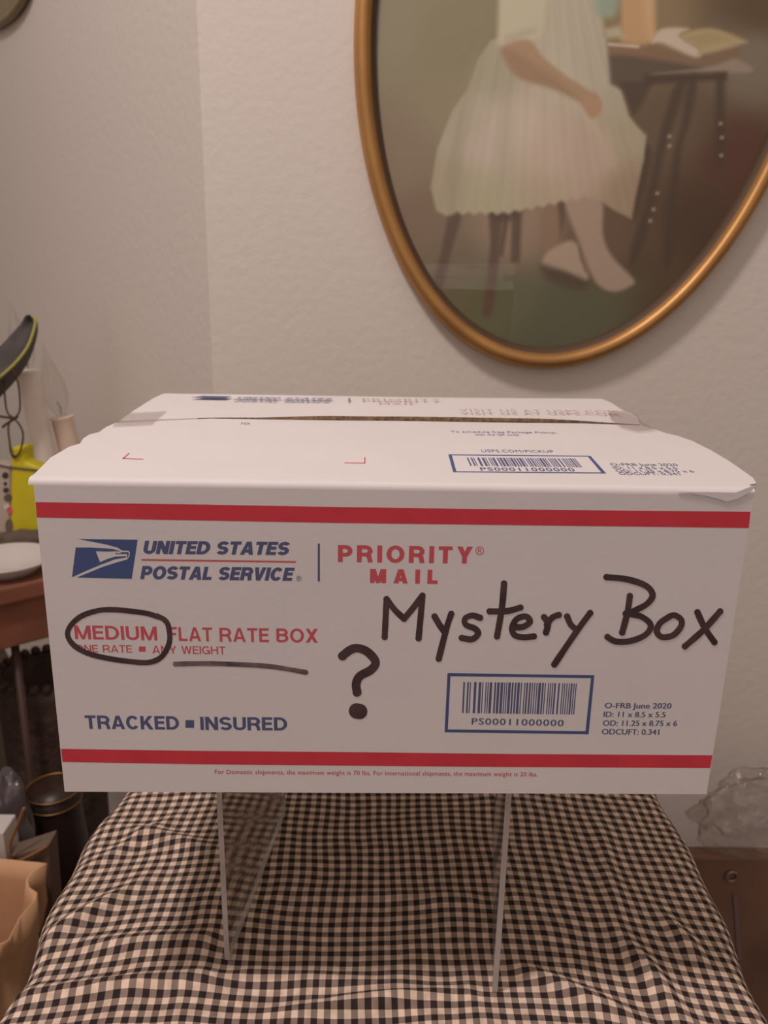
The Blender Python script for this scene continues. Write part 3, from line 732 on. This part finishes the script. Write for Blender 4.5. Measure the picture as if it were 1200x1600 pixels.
# bodice, sleeve, arms
paint([(795,-120),(930,-120),(938,0),(946,60),(953,132),(935,135),(880,120),(815,62),(790,0)], sk+streak[..., None], 4)
paint([(790,-60),(850,-50),(850,38),(836,62),(785,74),(778,40)], (162,148,122), 4)
paint([(790,55),(836,42),(838,50),(786,73)], (148,132,106), 4, .7)
paint([(785,75),(824,62),(850,90),(880,115),(915,138),(935,150),(939,170),(925,184),(905,160),(870,140),(810,122),(790,98)], (142,112,84), 3)
paint([(915,150),(936,155),(938,172),(924,184),(914,170)], (148,114,86), 3)
paint([(785,80),(800,78),(870,125),(900,155),(860,138),(808,118)], (124,97,72), 5, .6)
paint([(974,-90),(1016,-90),(1023,25),(1019,66),(974,66),(971,40)], (160,124,86), 4)
paint([(1000,-90),(1016,-90),(1023,25),(1019,60),(1008,40)], (178,142,102), 6, .5)
paint([(932,-15),(966,-15),(962,22),(946,28),(930,18)], (126,134,112), 5, .9)
paint([(944,46),(968,40),(977,58),(948,60)], (152,137,110), 4)
# book
paint([(1018,66),(1034,45),(1076,45),(1062,56),(1094,78),(1086,90),(1036,68)], (168,148,126), 3)
paint([(1062,56),(1110,44),(1162,62),(1160,69),(1094,86),(1092,76)], (150,128,92), 3)
paint([(1070,58),(1108,50),(1140,60),(1096,72)], (134,112,76), 5, .6)
paint([(950,67),(998,71),(998,75),(950,71)], (176,156,134), 2)
img = np.clip(img+(2.0*np.sin(PX*.9)*np.sin(PY*.7))[..., None], 0, 255)/255
PRINT_GAIN = np.array([2.12, 2.45, 2.70])
lin = np.where(img <= .04045, img/12.92, ((img+.055)/1.055)**2.4)*PRINT_GAIN
lin = np.clip(lin-.022, .004, 1)
inside = np.zeros(GX.shape, bool); c, s = math.cos(ETH), math.sin(ETH)
dx, dz = GX-EC.x, GZ-EC.z
inside = np.hypot((c*dx+s*dz)/(EA-.016), (-s*dx+c*dz)/(EB-.016)) < 1
ny, nx = GX.shape; idx = np.full(GX.shape, -1); V = []; CC = []
for j in range(ny):
    for i in range(nx):
        if inside[j, i]: idx[j, i] = len(V); V.append((GX[j, i], YP, GZ[j, i])); CC.append((*lin[j, i], 1))
F = [(int(idx[j, i]), int(idx[j, i+1]), int(idx[j+1, i+1]), int(idx[j+1, i])) for j in range(ny-1) for i in range(nx-1) if min(idx[j, i], idx[j, i+1], idx[j+1, i+1], idx[j+1, i]) >= 0]
pm = mat('print_paper', (.5, .5, .5), .8, spec=.1); nt = pm.node_tree
at = nt.nodes.new('ShaderNodeAttribute'); at.attribute_name = 'print'; nt.links.new(at.outputs['Color'], nt.nodes['Principled BSDF'].inputs['Base Color'])
pr_o = pyd('print', V, F, pm, PIC, False, False)
ca = pr_o.data.color_attributes.new('print', 'FLOAT_COLOR', 'POINT'); ca.data.foreach_set('color', np.array(CC, 'f').ravel())

# ================================================================== DESK CORNER ON THE LEFT
DA = math.radians(40); de = Vector((math.cos(DA), math.sin(DA), 0)); dn = Vector((-math.sin(DA), math.cos(DA), 0))
P0 = onz(66, 905, TABLE)+de*.036
DK = thing('desk', 'red-brown wooden desk against the wall at left behind the box', 'desk', (P0.x, P0.y, FLOOR))
def dquad(name, a0, a1, b0, b1, z0, z1, m, bev=.002):
    P = [P0-de*a+dn*b for a, b in ((a0, b0), (a1, b0), (a1, b1), (a0, b1))]
    return prism(name, [Vector((p.x, p.y, z0)) for p in P], Vector((0, 0, z1-z0)), m, DK, bev)
dquad('desktop', 0, .48, 0, .62, TABLE-.022, TABLE, M['wood'], .004)
dquad('apron', .018, .462, .012, .60, TABLE-.078, TABLE-.022, M['wood'])
LG = ony(24, 1012, P0.y-.02); la = (P0-LG).dot(de)
for a in (la, .44):
    for b in (.03, .585):
        p = P0-de*a+dn*b
        lathe('leg', [(.0036, 0), (.0048, TABLE-.0785-FLOOR)], Vector((p.x, p.y, FLOOR)), M['darkwood'], DK, 12)

# dish and cloth bundle on the desk
PD = onz(14, 893, TABLE)
lathe('glass_dish', [(.0, .0), (.030, .0), (.036, .006), (.050, .016), (.0515, .018), (.049, .018), (.035, .008), (.0, .004)], PD, M['plate'])
tag(bpy.data.objects['glass_dish'], 'shallow milky glass dish on the brown desk at left', 'dish')
def blob(name, c, r, m, amp=.18, fr=3, seed=0, parent=None, sub=4, flat_bottom=None):
    bm = bmesh.new(); bmesh.ops.create_icosphere(bm, subdivisions=sub, radius=1)
    for v in bm.verts:
        nn = noise.noise(v.co*fr+Vector((seed, seed*2.1, 3)))+.5*noise.noise(v.co*fr*2.3+Vector((seed, 1, seed)))
        q = v.co*(1+amp*nn); v.co = Vector((c[0]+q.x*r[0], c[1]+q.y*r[1], c[2]+q.z*r[2]))
        if flat_bottom is not None and v.co.z < flat_bottom: v.co.z = flat_bottom
    me = bpy.data.meshes.new(name); bm.to_mesh(me); bm.free()
    return link(name, me, m, parent, True)
# candelabra with two electric candles
YC = onz(40, 857, TABLE).y+.075
CB = ony(118, 800, YC+.01); CB.z = TABLE
CN = thing('candelabra', 'brass candelabra with electric candle sleeves and clear flame bulbs on the desk', 'candelabra', CB)
lathe('base', [(.034, 0), (.034, .005), (.022, .012), (.008, .02), (.006, .034)], CB, M['brass'], CN)
def candle(tp, lo, bt, Y, rad, m, zbot):
    top, low, bul = ony(*tp, Y), ony(*lo, Y), ony(*bt, Y-.006)
    ax = (top-low).normalized(); L = (top.z-zbot)/ax.z; b = top-ax*L
    s = lathe('candle_sleeve', [(rad*.98, 0), (rad, .004), (rad, L-.004), (rad*1.08, L-.003), (rad*1.08, L-.0006), (rad*.9, L), (rad*.4, L-.003)], b, m, CN, 28, ax)
    bx = (bul-top).normalized(); BL = (bul-top).length
    q = lathe('bulb', [(rad*.42, -.002), (rad*.5, .004), (rad*.9, BL*.16), (rad*1.12, BL*.30), (rad*1.02, BL*.45), (rad*.66, BL*.64), (rad*.32, BL*.80), (rad*.13, BL*.92), (rad*.03, BL)], top, M['bulb'], CN, 24, bx)
    tube('filament', [top+bx*(.002), top+bx*(BL*.12)+Vector((.002, 0, 0)), top+bx*(BL*.17), top+bx*(BL*.19)+Vector((-.0015, 0, 0))], .0006, M['darkwire'], q, 6)
    return b
b1 = candle((44, 578), (80, 770), (14, 470), YC, .0134, M['sleeve'], -.055)
b2 = candle((96, 650), (120, 742), (66, 535), YC+.02, .0138, M['sleevepink'], -.045)
for b in (b1, b2):
    tube('arm', sm([CB+Vector((0, 0, .03)), CB+Vector((0, 0, .03))*.5+b*.5-Vector((0, 0, .03))*.5+Vector((0, 0, -.055+.06)), b+Vector((0, 0, -.004))], 8), .004, M['brass'], CN, 10)
    lathe('drip_pan', [(.004, -.006), (.017, -.003), (.018, 0), (.006, -.001)], b, M['brass'], CN, 24)

# lime bag with printed strip
YB_ = onz(40, 857, TABLE).y
def q3(x, y, Y=YB_): return ony(x, y, Y)
base_z = TABLE
LB = thing('gift_bag', 'lime yellow bag with a printed clear strip standing on the desk', 'bag', (q3(40, 850).x, YB_, base_z))
bp_ = [q3(16, 727), q3(16, 699), q3(37, 697), q3(39, 722), q3(54, 728), q3(84, 742), q3(86, 857), q3(14, 857)]
for i in (6, 7): bp_[i].z = base_z+.001
o = prism('bag_body', bp_, Vector((.004, .022, 0)), M['lime'], LB, .004)
sp_ = [q3(-16, 724), q3(16, 727), q3(14, 857), q3(-18, 857)]
for i in (2, 3): sp_[i].z = base_z+.001
prism('printed_strip', sp_, Vector((.004, .022, 0)), M['printwhite'], LB, .003)
for (x, y, rx, ry, m) in ((8, 743, 5, 5, 'black'), (8, 756, 2.5, 3, 'black'), (9, 766, 4.5, 4, 'black'), (12, 778, 6, 6, 'brownfab'), (15, 798, 4.5, 5.5, 'redtext'), (10, 792, 5, 4, 'whitebox'), (14, 822, 6, 11, 'taupe')):
    prism('printed_spot', [q3(x+rx*math.cos(a), y+ry*math.sin(a), YB_-.0008) for a in np.linspace(0, 2*PI, 15)[:-1]], Vector((0, .0012, 0)), M[m], LB)
tube('tie', sm([q3(-20, 722, YB_-.001), q3(10, 729, YB_-.001), q3(50, 734, YB_-.001), q3(86, 736, YB_-.001)], 5), .0012, M['darkgrey'], LB, 6)
# wire loops twisted over the neck of the bag
WR = Vector(q3(20, 690))
def wl(L, Y=YB_-.003): return [q3(x, y, Y) for x, y in L]
W_ = thing('wire_loop', 'brown twisted wire loops above the lime bag', 'wire', q3(22, 716))
tube('loop', sm(wl([(24,652),(31,640),(30,610),(24,585),(14,580),(7,592),(8,625),(12,645),(20,652)]), 6, True), .0011, M['darkwire'], W_, 8, True)
tube('loop', sm(wl([(22,654),(33,668),(36,685),(30,708),(20,714),(15,690),(13,668),(17,656)]), 6, True), .0011, M['darkwire'], W_, 8, True)
tube('twist', sm(wl([(-4,650),(10,652),(24,653),(27,650),(20,656),(8,664),(4,668)]), 6), .0015, M['darkwire'], W_, 8)
tube('tail', sm(wl([(15,690),(17,707),(22,712),(29,712)]), 6), .0010, M['darkwire'], W_, 8)

# dark visor with lime edging hung over the candles
YV = YC-.085
rim = sm([q3(-24, 606, YV), q3(0, 589, YV), q3(25, 566, YV+.01), q3(43, 542, YV+.02), (q3(53, 515, YV+.03)), q3(55, 500, YV+.035), q3(50, 493, YV+.04)], 8)
up_ = sm([q3(-30, 560, YV+.05), q3(-6, 546, YV+.05), q3(10, 532, YV+.055), q3(22, 518, YV+.055), q3(33, 505, YV+.055), q3(39, 494, YV+.05), q3(46, 491, YV+.045)], 8)
dn_ = sm([q3(-24, 640, YV+.03), q3(0, 618, YV+.03), q3(25, 590, YV+.03), q3(43, 560, YV+.035), q3(52, 530, YV+.04), q3(54, 508, YV+.04), q3(50, 494, YV+.043)], 8)
VS = thing('visor', 'dark grey curved visor with lime green edging among the candle bulbs', 'visor', rim[20])
def sheet(name, A, B, m, parent, bulge=Vector((0, 0, 0)), K=8):
    V = []; F = []; n = len(A)
    for i in range(n):
        for k in range(K+1):
            t = k/K; V.append(A[i].lerp(B[i], t)+bulge*(4*t*(1-t)))
    for i in range(n-1):
        for k in range(K): F.append((i*(K+1)+k, (i+1)*(K+1)+k, (i+1)*(K+1)+k+1, i*(K+1)+k+1))
    o = pyd(name, V, F, m, parent, True); s = o.modifiers.new('thick', 'SOLIDIFY'); s.thickness = .0015; return o
sheet('brim', rim, up_, M['darkgrey'], VS, Vector((.0, .01, -.006)))
sheet('underside', rim, dn_, M['darkgrey'], VS, Vector((0, .004, -.004)))
tube('edging', rim, .0017, M['olive_edge'], VS, 8)
tag(blob('fabric_bundle', (PD.x-.0, PD.y+.072, TABLE+.012), (.05, .017, .014), M['brownfab'], .2, 2.5, 3, flat_bottom=TABLE+.0005), 'brown fabric bundle lying behind the glass dish on the desk', 'fabric')

# ------------------------------------------------------------------ under and in front of the desk
HB = Vector((-.432, .655, FLOOR)); HZ = -.282-FLOOR
HM = thing('wicker_hamper', 'tall dark wicker hamper with beaded rim under the desk', 'basket', HB)
lathe('basket', [(.050, 0), (.056, .1), (.060, HZ*.6), (.062, HZ-.02), (.061, HZ-.004), (.055, HZ-.004), (.052, HZ-.05), (0, HZ-.06)], HB, M['wicker'], HM, 40)
V = []; F = []
for i in range(26):
    an = 2*PI*i/26; bm = bmesh.new(); bmesh.ops.create_icosphere(bm, subdivisions=2, radius=.0066)
    k = len(V); V += [v.co+HB+Vector((.059*math.cos(an), .059*math.sin(an), HZ-.001)) for v in bm.verts]
    F += [tuple(k+v.index for v in fc.verts) for fc in bm.faces]; bm.free()
pyd('beaded_rim', V, F, M['wicker'], HM, True)
BN = thing('low_bench', 'low dark wooden bench at left holding a dark pot', 'bench', (-.44, .40, FLOOR))
BZ = -.43
box('bench_top', (-.62, .33, BZ-.03), (-.272, .47, BZ), M['darkwood'], BN, .003)
box('bench_panel', (-.60, .34, FLOOR), (-.285, .46, BZ-.03), M['darkwood'], BN)
pt = ony(80, 1212, .438); pt.z = BZ
PZ = ony(78, 1232, .438).z-BZ
t = thing('pot', 'dark pot with thin brass rim on the low bench at left', 'pot', pt)
lathe('body', [(.018, 0), (.026, .02), (.030, .05), (.027, PZ-.02), (.027, PZ)], pt, M['pot'], t)
tube('brass_rim', [pt+Vector((.0275*math.cos(a), .0275*math.sin(a), PZ)) for a in np.linspace(0, 2*PI, 37)[:-1]], .0012, M['brass'], t, 8, True)
tube('brass_band', [pt+Vector((.0278*math.cos(a), .0278*math.sin(a), PZ-.013)) for a in np.linspace(0, 2*PI, 37)[:-1]], .0010, M['brass'], t, 8, True)
gb = ony(8, 1235, .40)
tag(blob('plastic_bag', (gb.x+.004, .392, BZ+.080), (.026, .016, .085), M['blackbag'], .38, 2.2, 7, flat_bottom=BZ+.0006), 'crumpled shiny dark plastic bag on the low bench', 'bag')
wb = ony(0, 1345, .345)
tag(box('paper_box', (wb.x-.03, .337, BZ+.0005), (ony(11, 1345, .337).x, .365, ony(0, 1302, .337).z), M['whitebox'], None, .001), 'small white paper box at the front of the low bench', 'box')
tp_ = [ony(14, 1340, .336), ony(76, 1320, .336), ony(75, 1376, .336), ony(14, 1376, .336)]
for i in (2, 3): tp_[i].z = BZ+.0006
tag(prism('card_box', tp_, Vector((0, .022, 0)), M['taupe'], None, .001), 'small taupe cardboard box beside the white paper box', 'box')
tag(tube('cord', sm([ony(38, 1262, .332), ony(27, 1290, .331), ony(17, 1315, .331), ony(16, 1335, .331), ony(22, 1348, .331), ony(45, 1338, .332), ony(74, 1322, .334)], 6), .0016, M['cordm'], None, 8), 'tan cord hanging in front of the small boxes at left', 'cord')
# kraft paper bag on the floor
KB = thing('paper_bag', 'open crumpled brown kraft paper bag standing on the floor at left', 'bag', (-.38, .255, FLOOR))
def bagmesh():
    V = []; F = []; nz, na = 26, 48
    z1 = ony(40, 1475, .22).z
    for j in range(nz+1):
        t = j/nz; z = FLOOR+.001+(z1-FLOOR-.001)*t
        for i in range(na):
            a = 2*PI*i/na; ca, sa = math.cos(a), math.sin(a)
            sx = .085*math.copysign(abs(ca)**.45, ca); sy = .055*math.copysign(abs(sa)**.45, sa)
            nn = noise.noise(Vector((ca*1.6, sa*1.6, z*9)))*.018+noise.noise(Vector((ca*4, sa*4, z*22)))*.007
            r = 1+nn/.07*(.2+t)
            zz_ = z+(.022*noise.noise(Vector((ca*1.5, sa*1.5, 8)))*t*t)
            V.append((-.385+sx*r, .255+sy*r, zz_))
    for j in range(nz):
        for i in range(na): F.append((j*na+i, j*na+(i+1) % na, (j+1)*na+(i+1) % na, (j+1)*na+i))
    F.append(tuple(range(na-1, -1, -1)))
    o = pyd('bag_body', V, F, M['kraft'], KB, True); s = o.modifiers.new('thick', 'SOLIDIFY'); s.thickness = .0012
    return z1
z1 = bagmesh()
# brown oval wooden plaque on the left wall, only its lower corner in view
def onleft(x, y, off=0):
    d_ = Vector(ray(x, y)); c_ = Vector(CAM); s_ = (LC+lwn*off-c_).dot(lwn)/d_.dot(lwn); return c_+d_*s_
c0 = onleft(-60, -80); av = onleft(58, -80)-c0; bv = Vector((0, 0, onleft(-60, 58).z-c0.z))
ringp = [c0+av*math.cos(a)+bv*math.sin(a) for a in np.linspace(0, 2*PI, 65)[:-1]]
PQ = thing('wall_plaque', 'olive brown oval wall plaque cut off at the upper left', 'plaque', c0+bv)
prism('board', ringp, lwn*.012, M['plaque'], PQ, .002)
tube('rim', [p+lwn*.007 for p in ringp], .006, M['plaque'], PQ, 10, True)

# ================================================================== RIGHT: CARTON AND CLEAR BAG
cz = ony(1150, 1346, .33).z
CT = thing('carton', 'slim brown carton on the floor at right of the table', 'box', (.45, .395, FLOOR))
box('carton_body', (.285, .335, FLOOR), (.62, .352, cz), M['carton'], CT, .003)
rc = ony(1143, 1369, .3335)
tube('eyelet', [rc+Vector((.0052*math.cos(a), -.0005, .0052*math.sin(a))) for a in np.linspace(0, 2*PI, 25)[:-1]], .0012, M['ring'], CT, 8, True)
sa, sb = ony(1145, 1395, .3345), ony(1152, 1500, .3345)
prism('seam_strip', [sa, sa+Vector((.004, 0, 0)), sb+Vector((.004, 0, 0)), sb], Vector((0, -.0008, 0)), M['ring'], CT)
bc = ony(1165, 1275, .38)
tag(blob('clear_bag', (bc.x+.02, .347, cz+.036), (.085, .024, .052), M['clearbag'], .22, 2.4, 5, None, 5, cz+.0008), 'crumpled clear plastic bag lying on the brown carton at right', 'bag')
